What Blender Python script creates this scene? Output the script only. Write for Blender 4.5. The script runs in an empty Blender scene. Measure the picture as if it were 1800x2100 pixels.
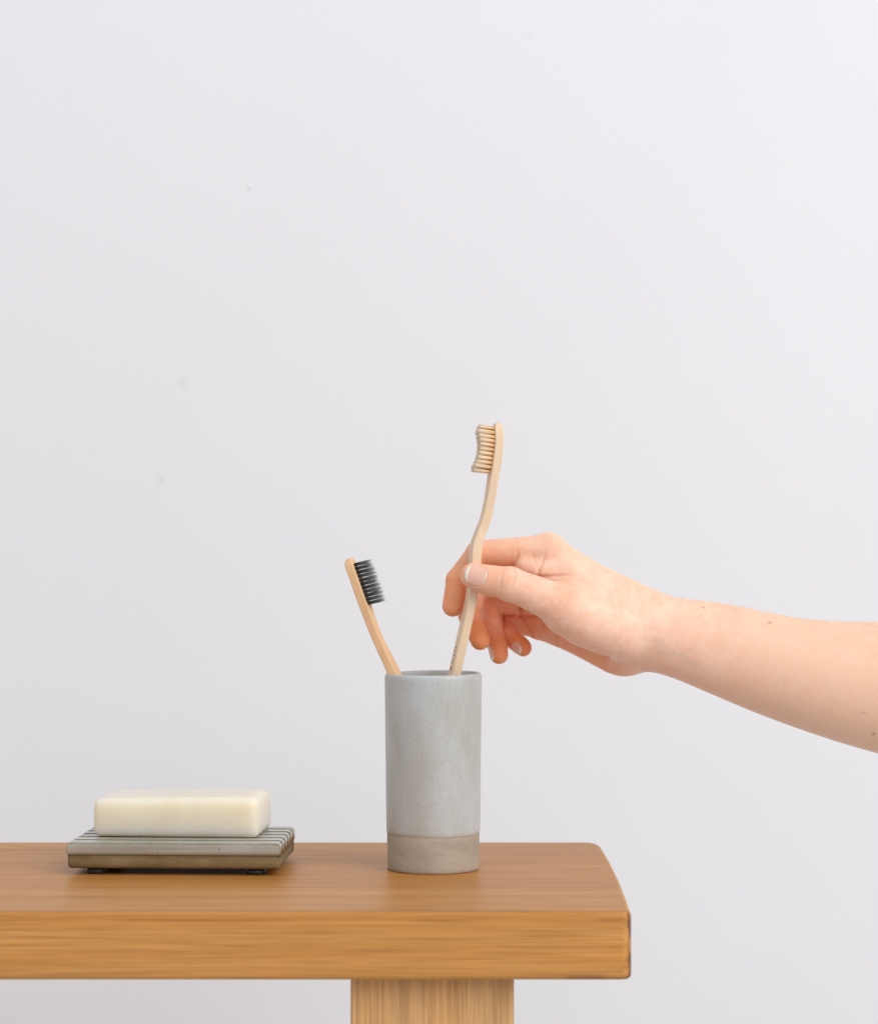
import bpy, bmesh, math, random
import numpy as np
from mathutils import Vector, Matrix

random.seed(7)
rng = np.random.default_rng(7)
scene = bpy.context.scene
COL = scene.collection
R = math.radians

# ------------------------------------------------------------------ camera
CAM = Vector((0.0, 0.0, 0.18))
FOC = 4600.0                       # focal length in pixels of the 1800 px wide photograph
PITCH = math.atan(88.0 / FOC)
cd = bpy.data.cameras.new("camera")
cd.sensor_fit = 'HORIZONTAL'
cd.sensor_width = 24.0
cd.lens = FOC / 1800.0 * 24.0
cd.clip_start = 0.05
cd.clip_end = 50
cd.dof.use_dof = True
cd.dof.focus_distance = 1.268
cd.dof.aperture_fstop = 7.5
cam = bpy.data.objects.new("camera", cd)
cam.location = CAM
cam.rotation_euler = (R(90) + PITCH, 0, 0)
COL.objects.link(cam)
scene.camera = cam

# ------------------------------------------------------------------ light
w = bpy.data.worlds.new("World")
scene.world = w
w.use_nodes = True
w.node_tree.nodes["Background"].inputs[0].default_value = (0.955, 0.955, 1.0, 1)
w.node_tree.nodes["Background"].inputs[1].default_value = 0.61


def area(name, loc, target, sx, sy, power, color=(1, 1, 1)):
    ld = bpy.data.lights.new(name, 'AREA')
    ld.shape = 'RECTANGLE'
    ld.size, ld.size_y = sx, sy
    ld.energy = power
    ld.color = color
    o = bpy.data.objects.new(name, ld)
    o.location = loc
    o.rotation_euler = (Vector(target) - Vector(loc)).to_track_quat('-Z', 'Y').to_euler()
    COL.objects.link(o)
    return o


area("window_light", (1.95, -0.65, 1.75), (0.0, 1.4, 0.12), 2.3, 2.3, 76, (1.0, 0.985, 0.965))
area("fill_light", (-1.6, -0.3, 1.6), (0.0, 1.5, 0.2), 1.6, 1.6, 8, (0.98, 0.98, 1.0))

scene.view_settings.view_transform = 'Standard'
scene.view_settings.look = 'None'
scene.view_settings.exposure = 0.0
scene.view_settings.gamma = 1.0
scene.view_settings.use_curve_mapping = False
scene.cycles.max_bounces = 14
scene.cycles.diffuse_bounces = 12
scene.cycles.sample_clamp_indirect = 6.0


# ------------------------------------------------------------------ helpers
def at(px, py, y):
    """the point at depth y seen at photograph pixel px, py"""
    cp, sp = math.cos(PITCH), math.sin(PITCH)
    a, b = (px - 900.0) / FOC, (1050.0 - py) / FOC
    d = Vector((a, cp - b * sp, sp + b * cp))
    return CAM + d * (y / d.y)


def link(o, parent=None):
    COL.objects.link(o)
    if parent is not None:
        o.parent = parent
    return o


def tag(o, label=None, cat=None, group=None, kind=None):
    for k, v in (("label", label), ("category", cat), ("group", group), ("kind", kind)):
        if v:
            o[k] = v
    return o


def empty(name, loc, rz=0.0):
    o = bpy.data.objects.new(name, None)
    o.location = loc
    o.rotation_euler = (0, 0, rz)
    o.empty_display_size = 0.02
    return link(o)


def mesh_obj(name, bm, m, parent=None, smooth=True):
    me = bpy.data.meshes.new(name)
    bm.normal_update()
    bm.to_mesh(me)
    bm.free()
    if m is not None:
        me.materials.append(m)
    if smooth:
        me.polygons.foreach_set("use_smooth", [True] * len(me.polygons))
    return link(bpy.data.objects.new(name, me), parent)


def crisp(o):
    m = o.modifiers.new("even shading", 'WEIGHTED_NORMAL')
    m.keep_sharp = True
    return o


def sharp_by_angle(o, deg=35):
    me = o.data
    bm = bmesh.new()
    bm.from_mesh(me)
    for e in bm.edges:
        if len(e.link_faces) == 2 and e.calc_face_angle(0) > R(deg):
            e.smooth = False
    bm.to_mesh(me)
    bm.free()


def box_bm(x0, x1, y0, y1, z0, z1, bevel=0.0, seg=3, edges=None):
    bm = bmesh.new()
    bmesh.ops.create_cube(bm, size=1.0)
    for v in bm.verts:
        v.co = Vector((x0 if v.co.x < 0 else x1, y0 if v.co.y < 0 else y1, z0 if v.co.z < 0 else z1))
    if bevel > 0:
        es = [e for e in bm.edges if edges is None or edges(e)]
        bmesh.ops.bevel(bm, geom=es, offset=bevel, segments=seg, profile=0.5, affect='EDGES')
    return bm


class N:
    """short hand for building node trees"""

    def __init__(self, name):
        self.m = bpy.data.materials.new(name)
        self.m.use_nodes = True
        self.t = self.m.node_tree
        self.b = self.t.nodes["Principled BSDF"]

    def n(self, typ, **kw):
        nd = self.t.nodes.new(typ)
        for k, v in kw.items():
            setattr(nd, k, v)
        return nd

    def l(self, a, b):
        self.t.links.new(a, b)

    def set(self, **kw):
        for k, v in kw.items():
            self.b.inputs[k.replace('_', ' ')].default_value = v

    def coord(self, scale=(1, 1, 1), rot=(0, 0, 0), loc=(0, 0, 0), out='Object'):
        c = self.n('ShaderNodeTexCoord')
        mp = self.n('ShaderNodeMapping')
        mp.inputs['Scale'].default_value = scale
        mp.inputs['Rotation'].default_value = rot
        mp.inputs['Location'].default_value = loc
        self.l(c.outputs[out], mp.inputs['Vector'])
        return mp.outputs['Vector']

    def noise(self, vec, scale, detail=3, rough=0.5, dist=0.0):
        nd = self.n('ShaderNodeTexNoise')
        nd.inputs['Scale'].default_value = scale
        nd.inputs['Detail'].default_value = detail
        nd.inputs['Roughness'].default_value = rough
        nd.inputs['Distortion'].default_value = dist
        self.l(vec, nd.inputs['Vector'])
        return nd.outputs['Fac']

    def ramp(self, fac, stops, interp='LINEAR'):
        nd = self.n('ShaderNodeValToRGB')
        cr = nd.color_ramp
        cr.interpolation = interp
        while len(cr.elements) < len(stops):
            cr.elements.new(0.5)
        for e, (p, c) in zip(cr.elements, stops):
            e.position = p
            e.color = (c, c, c, 1) if isinstance(c, (int, float)) else (*c, 1)
        self.l(fac, nd.inputs['Fac'])
        return nd.outputs['Color']

    def mix(self, fac, a, b, blend='MIX'):
        nd = self.n('ShaderNodeMix', data_type='RGBA', blend_type=blend)
        for v, i in ((fac, 0), (a, 6), (b, 7)):
            if isinstance(v, (int, float)):
                nd.inputs[i].default_value = v if i == 0 else (v, v, v, 1)
            elif isinstance(v, tuple):
                nd.inputs[i].default_value = (*v, 1)
            else:
                self.l(v, nd.inputs[i])
        return nd.outputs[2]

    def math(self, op, a, b=0.0, clamp=False):
        nd = self.n('ShaderNodeMath', operation=op, use_clamp=clamp)
        for v, i in ((a, 0), (b, 1)):
            if isinstance(v, (int, float)):
                nd.inputs[i].default_value = v
            else:
                self.l(v, nd.inputs[i])
        return nd.outputs[0]

    def bump(self, h, strength, dist=0.001, prev=None):
        nd = self.n('ShaderNodeBump')
        nd.inputs['Strength'].default_value = strength
        nd.inputs['Distance'].default_value = dist
        self.l(h, nd.inputs['Height'])
        if prev is not None:
            self.l(prev, nd.inputs['Normal'])
        return nd.outputs['Normal']

    def color(self, c):
        self.l(c, self.b.inputs['Base Color'])

    def normal(self, c):
        self.l(c, self.b.inputs['Normal'])

    def attr(self, name):
        nd = self.n('ShaderNodeAttribute', attribute_name=name)
        return nd.outputs['Fac']

    def edge(self, radius, samples=4):
        """0..1, how far this spot is on a rounded-off edge"""
        bv = self.n('ShaderNodeBevel', samples=samples)
        bv.inputs['Radius'].default_value = radius
        g = self.n('ShaderNodeNewGeometry')
        vm = self.n('ShaderNodeVectorMath', operation='DOT_PRODUCT')
        self.l(bv.outputs[0], vm.inputs[0])
        self.l(g.outputs['Normal'], vm.inputs[1])
        return self.math('SUBTRACT', 1.0, vm.outputs['Value'])


# ------------------------------------------------------------------ materials
def mat_wall():
    m = N("painted_plaster")
    v = m.coord()
    a = m.noise(v, 3.0, 4)
    c = m.ramp(a, [(0.3, (0.778, 0.782, 0.802)), (0.7, (0.794, 0.798, 0.817))])
    # small scuffs on the paint
    for (px, py, rx, rz, k) in ((511, 387, .0016, .0019, .45), (374, 785, .0042, .0046, .16), (331, 984, .0022, .0034, .30),
                                (1086, 68, .0022, .003, .10), (228, 786, .002, .003, .10), (1080, 420, .004, .006, .05)):
        p = at(px, py, WALL_Y)
        off = m.coord(scale=(1 / rx, 1, 1 / rz), loc=(-p.x / rx, 0, -p.z / rz))
        sx = m.n('ShaderNodeSeparateXYZ')
        m.l(off, sx.inputs[0])
        d = m.math('SQRT', m.math('ADD', m.math('POWER', sx.outputs[0], 2.0), m.math('POWER', sx.outputs[2], 2.0)))
        f = m.math('MULTIPLY', m.math('SUBTRACT', 1.3, d, True), k * .7)
        c = m.mix(f, c, (0.36, 0.32, 0.28))
    m.color(c)
    m.set(Roughness=0.75)
    m.b.inputs['Specular IOR Level'].default_value = 0.25
    n1 = m.bump(m.noise(v, 260, 3, 0.6), 0.10, 0.0006)
    m.normal(m.bump(m.noise(v, 9, 3, 0.5), 0.15, 0.004, n1))
    return m.m


def mat_wood(name, axis='x', pal=((0.52, 0.225, 0.052), (0.585, 0.27, 0.070), (0.635, 0.32, 0.10)), rough=0.36, stain=None, loc=(0, 0, 0), fine_k=0.45, line_k=0.30):
    m = N(name)
    if axis == 'x':
        s, f, l_ = (0.25, 34, 34), (13, 560, 560), (0.4, 150, 150)
    else:
        s, f, l_ = (36, 36, 0.5), (420, 420, 13), (170, 170, 1.2)
    wn = m.noise(m.coord(loc=loc), 5.0, 2)

    def warped(sc, amt):
        vm = m.n('ShaderNodeVectorMath', operation='ADD')
        comb = m.n('ShaderNodeCombineXYZ')
        k = m.math('MULTIPLY', wn, amt)
        for i in range(3):
            m.l(k, comb.inputs[i])
        m.l(m.coord(scale=sc, loc=loc), vm.inputs[0])
        m.l(comb.outputs[0], vm.inputs[1])
        return vm.outputs[0]
    rings = m.noise(warped(s, 0.35), 2.0, 3, 0.5)
    lines = m.noise(warped(l_, 0.7), 1.3, 3, 0.6)
    fine = m.noise(m.coord(scale=f, loc=loc), 1.5, 3, 0.65)
    broad = m.noise(m.coord(scale=(4, 9, 9) if axis == 'x' else (9, 9, 4), loc=(3, 1, 7)), 2.2, 3)
    c = m.ramp(rings, [(0.30, pal[0]), (0.50, pal[1]), (0.72, pal[2])])
    c = m.mix(line_k, c, m.ramp(lines, [(0.28, 0.62), (0.42, 0.97), (0.57, 1.0), (0.64, 1.40)]), 'MULTIPLY')
    c = m.mix(fine_k, c, m.ramp(fine, [(0.32, 0.66), (0.62, 1.12)]), 'MULTIPLY')
    pores = m.noise(m.coord(scale=(14, 700, 700) if axis == 'x' else (700, 700, 16), loc=loc), 1.0, 1, 0.4)
    c = m.mix(0.45 if axis == 'x' else 0.7, c, m.ramp(pores, [(0.52, 1.0), (0.72, 0.66)]), 'MULTIPLY')
    c = m.mix(0.55, c, m.ramp(broad, [(0.3, 0.90), (0.7, 1.06)]), 'MULTIPLY')
    if stain is not None:
        c = stain(m, c)
    m.color(c)
    rr = m.ramp(fine, [(0.3, rough + 0.10), (0.7, rough)])
    m.l(rr, m.b.inputs['Roughness'])
    n1 = m.bump(fine, 0.20, 0.0003)
    m.normal(m.bump(lines, 0.10, 0.0005, n1))
    m.b.inputs['Specular IOR Level'].default_value = 0.24
    return m.m


def top_stain_and_shade(m, c):
    """varnish gathered dark along the sawn right end and the arrises; top face darkened against the light"""
    n = m.noise(m.coord(scale=(1, 1, 1)), 130, 4, 0.7)
    n0 = m.noise(m.coord(scale=(1, 1, 1)), 45, 2)
    sx = m.n('ShaderNodeSeparateXYZ')
    m.l(m.coord(), sx.inputs[0])
    wx = m.math('ADD', sx.outputs[0], m.math('MULTIPLY', m.math('SUBTRACT', n0, 0.5), 0.007))
    endm = m.math('MULTIPLY', m.math('SUBTRACT', wx, 0.0943), 900.0, True)
    near = m.math('MULTIPLY', m.math('SUBTRACT', 1.1395, sx.outputs[1]), 700.0, True)
    f = m.math('MULTIPLY', m.math('MULTIPLY', endm, near), m.ramp(n, [(0.33, 0.25), (0.58, 1.0)]), True)
    c = m.mix(m.math('MULTIPLY', f, 0.88), c, (0.075, 0.022, 0.013))
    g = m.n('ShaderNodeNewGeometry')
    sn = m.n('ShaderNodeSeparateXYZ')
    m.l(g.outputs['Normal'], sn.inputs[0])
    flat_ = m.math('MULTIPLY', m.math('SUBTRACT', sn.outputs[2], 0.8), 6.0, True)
    c = m.mix(flat_, c, m.mix(1.0, c, (0.84, 0.80, 0.70), 'MULTIPLY'))      # browner top face, darkened in its colour to offset bright top light
    # lower edge of the board, patchy
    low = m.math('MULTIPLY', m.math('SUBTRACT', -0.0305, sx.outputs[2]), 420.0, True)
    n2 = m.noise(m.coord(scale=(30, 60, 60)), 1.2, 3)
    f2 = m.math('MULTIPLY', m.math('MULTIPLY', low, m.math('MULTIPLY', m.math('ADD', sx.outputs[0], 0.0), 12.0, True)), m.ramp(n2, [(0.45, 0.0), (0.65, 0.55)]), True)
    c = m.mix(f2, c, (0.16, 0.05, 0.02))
    # thin seam just below the upper arris
    up = m.math('SUBTRACT', 1.0, m.math('MULTIPLY', m.math('ABSOLUTE', m.math('ADD', sx.outputs[2], 0.0042)), 800.0), True)
    n3 = m.noise(m.coord(scale=(14, 1, 1)), 1.5, 3)
    f3 = m.math('MULTIPLY', up, m.ramp(n3, [(0.42, 0.0), (0.62, 0.45)]), True)
    return m.mix(f3, c, (0.20, 0.07, 0.02))


def mat_glaze(name, base=(0.435, 0.435, 0.395), pale=(0.50, 0.525, 0.525), wear=(0.26, 0.17, 0.09), edge_r=0.0009, edge_k=3.0, rough=0.42, chips=False):
    m = N(name)
    v = m.coord()
    big = m.noise(m.coord(scale=(1, 1, 0.45)), 42, 3, 0.55)
    sp = m.noise(v, 1500, 2, 0.7)
    c = m.ramp(big, [(0.36, base), (0.64, pale)])
    c = m.mix(0.75, c, m.ramp(sp, [(0.32, 0.80), (0.68, 1.14)]), 'MULTIPLY')
    dots = m.noise(v, 700, 1, 0.4)
    c = m.mix(m.ramp(dots, [(0.68, 0.0), (0.76, 0.35)]), c, (0.62, 0.60, 0.53))
    e = m.edge(edge_r, 6)
    en = m.noise(v, 160, 3, 0.6)
    f = m.math('MULTIPLY', m.math('MULTIPLY', e, edge_k, True), m.ramp(en, [(0.3, 0.1), (0.65, 0.9)]), True)
    c = m.mix(f, c, wear)
    if chips:
        sz = m.n('ShaderNodeSeparateXYZ')
        m.l(v, sz.inputs[0])
        pool = m.math('SUBTRACT', 1.0, m.math('MULTIPLY', m.math('ABSOLUTE', m.math('SUBTRACT', sz.outputs[2], 0.0131)), 420.0), True)
        c = m.mix(m.math('MULTIPLY', pool, 0.85), c, (0.66, 0.71, 0.70))
        lip = m.math('SUBTRACT', 1.0, m.math('MULTIPLY', m.math('ABSOLUTE', m.math('SUBTRACT', sz.outputs[2], 0.0178)), 1600.0), True)
        ln = m.noise(m.coord(scale=(60, 300, 300)), 1.0, 3, 0.6)
        c = m.mix(m.math('MULTIPLY', lip, m.ramp(ln, [(0.34, 0.05), (0.58, 0.8)])), c, (0.21, 0.13, 0.06))
        cn = m.noise(v, 330, 2, 0.5)
        c = m.mix(m.ramp(cn, [(0.69, 0.0), (0.73, 0.7)]), c, (0.20, 0.14, 0.085))
    m.color(c)
    m.set(Roughness=rough)
    n1 = m.bump(sp, 0.10, 0.0002)
    m.normal(m.bump(m.noise(v, 60, 2), 0.12, 0.0010, n1))
    return m.m


def mat_clay(name, a=(0.235, 0.175, 0.115), b=(0.33, 0.255, 0.175), rim=None):
    m = N(name)
    v = m.coord()
    c = m.ramp(m.noise(m.coord(scale=(1, 1, 2.2)), 48, 4, 0.6), [(0.35, a), (0.65, b)])
    sp = m.noise(v, 1700, 2, 0.7)
    c = m.mix(0.7, c, m.ramp(sp, [(0.3, 0.76), (0.7, 1.16)]), 'MULTIPLY')
    if rim is not None:      # iron drawn to the edge of the glaze
        sz = m.n('ShaderNodeSeparateXYZ')
        m.l(v, sz.inputs[0])
        c = m.mix(m.math('MULTIPLY', m.math('MULTIPLY', m.math('SUBTRACT', sz.outputs[2], rim - .0022), 450.0, True), 0.6), c, (0.30, 0.185, 0.085))
    m.color(c)
    m.set(Roughness=0.85)
    m.b.inputs['Specular IOR Level'].default_value = 0.25
    m.normal(m.bump(sp, 0.3, 0.0003))
    return m.m


def mat_bamboo(name, a, b):
    m = N(name)
    v = m.coord(scale=(420, 420, 22))
    g = m.noise(v, 1.0, 4, 0.65)
    c = m.ramp(g, [(0.3, a), (0.7, b)])
    fl = m.noise(m.coord(scale=(1, 1, 0.6)), 2100, 1, 0.5)
    c = m.mix(m.ramp(fl, [(0.60, 0.0), (0.72, 0.30)]), c, tuple(q * 0.72 for q in a))
    m.color(c)
    m.set(Roughness=0.55)
    m.b.inputs['Subsurface Weight'].default_value = 0.12
    m.b.inputs['Subsurface Radius'].default_value = (1.0, 0.6, 0.35)
    m.b.inputs['Subsurface Scale'].default_value = 0.0015
    m.normal(m.bump(g, 0.25, 0.0002))
    return m.m


def mat_plain(name, c, rough=0.5, **kw):
    m = N(name)
    v = m.coord()
    m.color(m.mix(0.5, c, m.ramp(m.noise(v, 900, 2), [(0.3, 0.85), (0.7, 1.1)]), 'MULTIPLY'))
    m.set(Roughness=rough)
    for k, q in kw.items():
        m.b.inputs[k].default_value = q
    return m.m


def mat_soap():
    m = N("translucent_soap")
    v = m.coord()
    a = m.noise(v, 55, 3)
    m.color(m.ramp(a, [(0.3, (0.73, 0.665, 0.53)), (0.7, (0.77, 0.715, 0.595))]))
    m.b.inputs['Subsurface Weight'].default_value = 1.0
    m.b.inputs['Subsurface Radius'].default_value = (1.0, 0.85, 0.50)
    m.b.inputs['Subsurface Scale'].default_value = 0.026
    sx = m.n('ShaderNodeSeparateXYZ')
    m.l(m.coord(), sx.inputs[0])
    wet = m.math('MULTIPLY', m.math('SUBTRACT', sx.outputs[0], 0.012), 30.0, True)     # the worn, knobbly end
    m.set(Roughness=0.27)
    h1 = m.math('MULTIPLY', m.noise(m.coord(scale=(0.5, 1, 1)), 330, 3, 0.6), m.math('ADD', m.math('MULTIPLY', wet, 0.9), 0.1))
    n1 = m.bump(h1, 0.30, 0.0006)
    m.normal(m.bump(m.noise(v, 45, 2), 0.10, 0.003, n1))
    m.b.inputs['IOR'].default_value = 1.42
    return m.m


def mat_skin():
    m = N("skin")
    v = m.coord()
    fl = m.attr("flush")
    mottle = m.math('ADD', m.math('MULTIPLY', m.noise(v, 70, 3, 0.6), 0.6), m.math('MULTIPLY', m.noise(v, 240, 3, 0.6), 0.4))
    base = m.ramp(mottle, [(0.34, (0.88, 0.51, 0.35)), (0.66, (0.94, 0.655, 0.505))])
    c = m.mix(fl, base, (0.86, 0.30, 0.11))
    tan = m.attr("tan")
    c = m.mix(tan, c, (0.82, 0.54, 0.375))
    vein = m.attr("vein")
    c = m.mix(m.math('MULTIPLY', vein, 0.18), c, (0.42, 0.40, 0.36))
    pores = m.noise(v, 1300, 3, 0.6)
    c = m.mix(0.35, c, m.ramp(pores, [(0.3, 0.84), (0.7, 1.1)]), 'MULTIPLY')
    fk = m.noise(v, 520, 1, 0.4)
    c = m.mix(m.ramp(fk, [(0.74, 0.0), (0.80, 0.16)]), c, (0.48, 0.24, 0.13))
    c = m.mix(m.attr("mole"), c, (0.16, 0.065, 0.035))
    m.color(c)
    m.b.inputs['Subsurface Weight'].default_value = 0.42
    m.b.inputs['Subsurface Radius'].default_value = (1.0, 0.38, 0.20)
    m.b.inputs['Subsurface Scale'].default_value = 0.0019
    m.b.inputs['Specular IOR Level'].default_value = 0.38
    rr = m.ramp(pores, [(0.3, 0.58), (0.7, 0.44)])
    m.l(rr, m.b.inputs['Roughness'])
    vor = m.n('ShaderNodeTexVoronoi', feature='DISTANCE_TO_EDGE')
    vor.inputs['Scale'].default_value = 1050
    m.l(m.coord(scale=(0.7, 1, 1)), vor.inputs['Vector'])
    cells = m.ramp(vor.outputs['Distance'], [(0.0, 0.0), (0.25, 1.0)])
    n1 = m.bump(cells, 0.16, 0.00025)
    n2 = m.bump(pores, 0.12, 0.0003, n1)
    m.normal(m.bump(mottle, 0.12, 0.0012, n2))
    return m.m


def mat_nail():
    m = N("fingernail_plate")
    t = m.attr("tip")
    c = m.mix(t, (0.85, 0.50, 0.395), (0.91, 0.81, 0.68))
    c = m.mix(m.attr("moon"), c, (0.87, 0.60, 0.50))
    m.color(c)
    m.set(Roughness=0.26)
    m.b.inputs['Subsurface Weight'].default_value = 0.3
    m.b.inputs['Subsurface Radius'].default_value = (1.0, 0.5, 0.4)
    m.b.inputs['Subsurface Scale'].default_value = 0.0012
    return m.m


# ------------------------------------------------------------------ setting: the wall behind
WALL_Y = 1.78
bm = bmesh.new()
bmesh.ops.create_grid(bm, x_segments=8, y_segments=8, size=0.5)
for v in bm.verts:
    v.co = Vector((v.co.x * 6.0, 0.0, v.co.y * 3.0))
wall = mesh_obj("wall", bm, mat_wall())
wall.location = (0, 0, 0)
for v in wall.data.vertices:
    v.co.y = WALL_Y
    v.co.z += 0.75
wall.data.flip_normals() if wall.data.polygons[0].normal.y > 0 else None
tag(wall, "smooth white painted wall behind the bench", None, None, "structure")

# ------------------------------------------------------------------ bench
BENCH_X0, BENCH_X1 = -0.62, 0.1007
BENCH_Y0, BENCH_Y1 = 1.134, 1.409
bench = empty("wooden_bench", (-0.26, 1.27, -0.45))
tag(bench, "honey stained wooden bench with thick plank top carrying the cup and dish", "bench")
bm = bmesh.new()
outline = [(BENCH_X0, BENCH_Y0), (0.0920, BENCH_Y0), (0.0955, BENCH_Y0 + .0010), (0.0971, BENCH_Y0 + .0042), (0.0985, BENCH_Y0 + .05), (0.1001, BENCH_Y0 + .12),
           (0.1007, BENCH_Y0 + .20), (0.1003, BENCH_Y1 - .018), (0.0990, BENCH_Y1 - .007), (0.0950, BENCH_Y1 - .001), (0.090, BENCH_Y1), (BENCH_X0, BENCH_Y1)]
f = bm.faces.new([bm.verts.new((x, y, -0.0345)) for x, y in outline])
r = bmesh.ops.extrude_face_region(bm, geom=[f])
bmesh.ops.translate(bm, vec=(0, 0, 0.0345), verts=[g for g in r['geom'] if isinstance(g, bmesh.types.BMVert)])
bmesh.ops.recalc_face_normals(bm, faces=bm.faces)
es = [e for e in bm.edges if abs(e.verts[0].co.z - e.verts[1].co.z) < 1e-6]
bmesh.ops.bevel(bm, geom=es, offset=0.0026, segments=4, profile=0.5, affect='EDGES')
M_TOP = mat_wood("honey_stained_pine", 'x', stain=top_stain_and_shade)
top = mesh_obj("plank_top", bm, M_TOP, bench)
crisp(top)
top.matrix_parent_inverse = Matrix.Translation(-bench.location)
M_LEG = mat_wood("leg_pine", 'z', pal=((0.575, 0.295, 0.105), (0.645, 0.355, 0.14), (0.70, 0.415, 0.185)), rough=0.5, loc=(2.3, 0.4, 0.2), fine_k=0.6, line_k=0.3)
for lx in (-0.0452, -0.56):
    lb = box_bm(lx, lx + 0.0835, 1.150, 1.392, -0.45, -0.0346, 0.0016, 2)
    lg = mesh_obj("leg", lb, M_LEG, bench)
    crisp(lg)
    lg.matrix_parent_inverse = Matrix.Translation(-bench.location)

# ------------------------------------------------------------------ cup
CUP = Vector((-0.0033, 1.29, 0.0))
M_GLAZE = mat_glaze("celadon_grey_glaze", edge_r=0.0012, edge_k=1.6)
M_CLAY = mat_clay("bare_stoneware", (0.37, 0.315, 0.25), (0.45, 0.39, 0.315), 0.0213)


def lathe(profile, seg=96, wob=None):
    bm = bmesh.new()
    rings = []
    for (r_, z) in profile:
        if r_ < 1e-6:
            rings.append([bm.verts.new((0, 0, z))])
        else:
            rings.append([bm.verts.new((r_ * math.cos(2 * math.pi * i / seg), r_ * math.sin(2 * math.pi * i / seg),
                                        z + (wob(2 * math.pi * i / seg, r_, z) if wob else 0))) for i in range(seg)])
    for a, b in zip(rings, rings[1:]):
        if len(a) == 1 and len(b) == 1:
            continue
        for i in range(seg):
            j = (i + 1) % seg
            if len(a) == 1:
                bm.faces.new((a[0], b[j], b[i]))
            elif len(b) == 1:
                bm.faces.new((a[i], a[j], b[0]))
            else:
                bm.faces.new((a[i], a[j], b[j], b[i]))
    bmesh.ops.recalc_face_normals(bm, faces=bm.faces)
    return bm


cup = empty("toothbrush_cup", CUP)
tag(cup, "tall grey glazed stoneware tumbler with bare clay foot holding two toothbrushes", "cup")
H = 0.1122


def rad(z):
    return 0.02625 + 0.00125 * z / H


line = 0.0213
prof = [(rad(line) + .00005, line - .0001), (rad(line) + .00032, line + .0006), (rad(line) + .0004, line + .0020)]
prof += [(rad(z) + .0004, z) for z in np.linspace(line + .006, H - .004, 14)]
ro = rad(H) + .0004
prof += [(ro, H - .0022), (ro - .0003, H - .0010), (ro - .0009, H - .0002), (ro - .0015, H), (ro - .0020, H - .0003), (ro - .0024, H - .0011), (ro - .0026, H - .0026)]
prof += [(rad(z) - .0022, z) for z in np.linspace(H - .008, .009, 10)] + [(rad(0) - .0045, .0062), (rad(0) - .009, .0055), (0.0, .0055)]
cb = lathe(prof, 128, lambda a, r_, z: (0.00022 * math.sin(2 * a + .6) + .00012 * math.sin(5 * a)) if z < line + .0015 else (0.00025 * math.sin(a * 1 + 1.0) if z > H - .004 else 0))
cup_body = mesh_obj("glazed_body", cb, M_GLAZE, cup)
prof = [(0.0, .0006), (rad(0) - .004, .0006), (rad(0) - .0028, .0), (rad(0) - .0009, .0), (rad(0) - .0002, .0006), (rad(0.0015), .0018)]
prof += [(rad(z), z) for z in np.linspace(.004, line + .0004, 7)] + [(rad(line) - .002, line + .0006)]
cup_foot = mesh_obj("clay_foot", lathe(prof, 128), M_CLAY, cup)

# ------------------------------------------------------------------ soap dish
TH = R(-2.4)
DISH = Vector((-0.1472, 1.2985, 0.0))
dish = empty("soap_dish", DISH, TH)
tag(dish, "ridged grey glazed ceramic soap dish with brown clay underside on clear feet", "soap dish")
W2, D2 = 0.0602, 0.0385
M_DG = mat_glaze("dish_glaze", base=(0.345, 0.35, 0.30), pale=(0.45, 0.465, 0.435), wear=(0.22, 0.13, 0.055), edge_r=0.0014, edge_k=9.0, rough=0.24, chips=True)
M_DC = mat_clay("dish_clay", (0.155, 0.10, 0.040), (0.215, 0.15, 0.070))
GR = .0044
crisp(mesh_obj("clay_base", box_bm(-W2 + .0003, W2 - .0003, -D2 + .0003, D2 - .0003, .0038, .0119, .0022, 4, lambda e: min(v.co.z for v in e.verts) < .005), M_DC, dish))
crisp(mesh_obj("groove_floor", box_bm(-W2 + .0010, W2 - .0010, -D2 + .0007, D2 - .0007, .0114, .0128, .0003, 2), M_DC, dish))
pitch = (2 * D2 + GR) / 6
rb = box_bm(-W2, W2, -(pitch - GR) / 2, (pitch - GR) / 2, .0117, .0187, 0)
es = [e for e in rb.edges if abs(e.verts[0].co.x - e.verts[1].co.x) < 1e-6 and e.verts[0].co.z > .018 and e.verts[1].co.z > .018]
bmesh.ops.bevel(rb, geom=es, offset=.0024, segments=5, profile=0.5, affect='EDGES')
es = [e for e in rb.edges if len(e.link_faces) == 2 and e.calc_face_angle(0) > R(60) and max(v.co.z for v in e.verts) > .0118]
bmesh.ops.bevel(rb, geom=es, offset=.0004, segments=3, profile=0.5, affect='EDGES')
M_GW = mat_glaze("shaded_groove_glaze", base=(0.15, 0.115, 0.055), pale=(0.22, 0.18, 0.095), wear=(0.15, 0.09, 0.04), edge_r=0.0006, rough=0.5)  # brown groove walls, with the grooves' shade painted into the glaze colour


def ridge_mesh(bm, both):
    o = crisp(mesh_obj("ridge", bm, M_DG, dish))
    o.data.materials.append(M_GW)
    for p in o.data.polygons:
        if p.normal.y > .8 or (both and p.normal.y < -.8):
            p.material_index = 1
    return o


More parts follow.
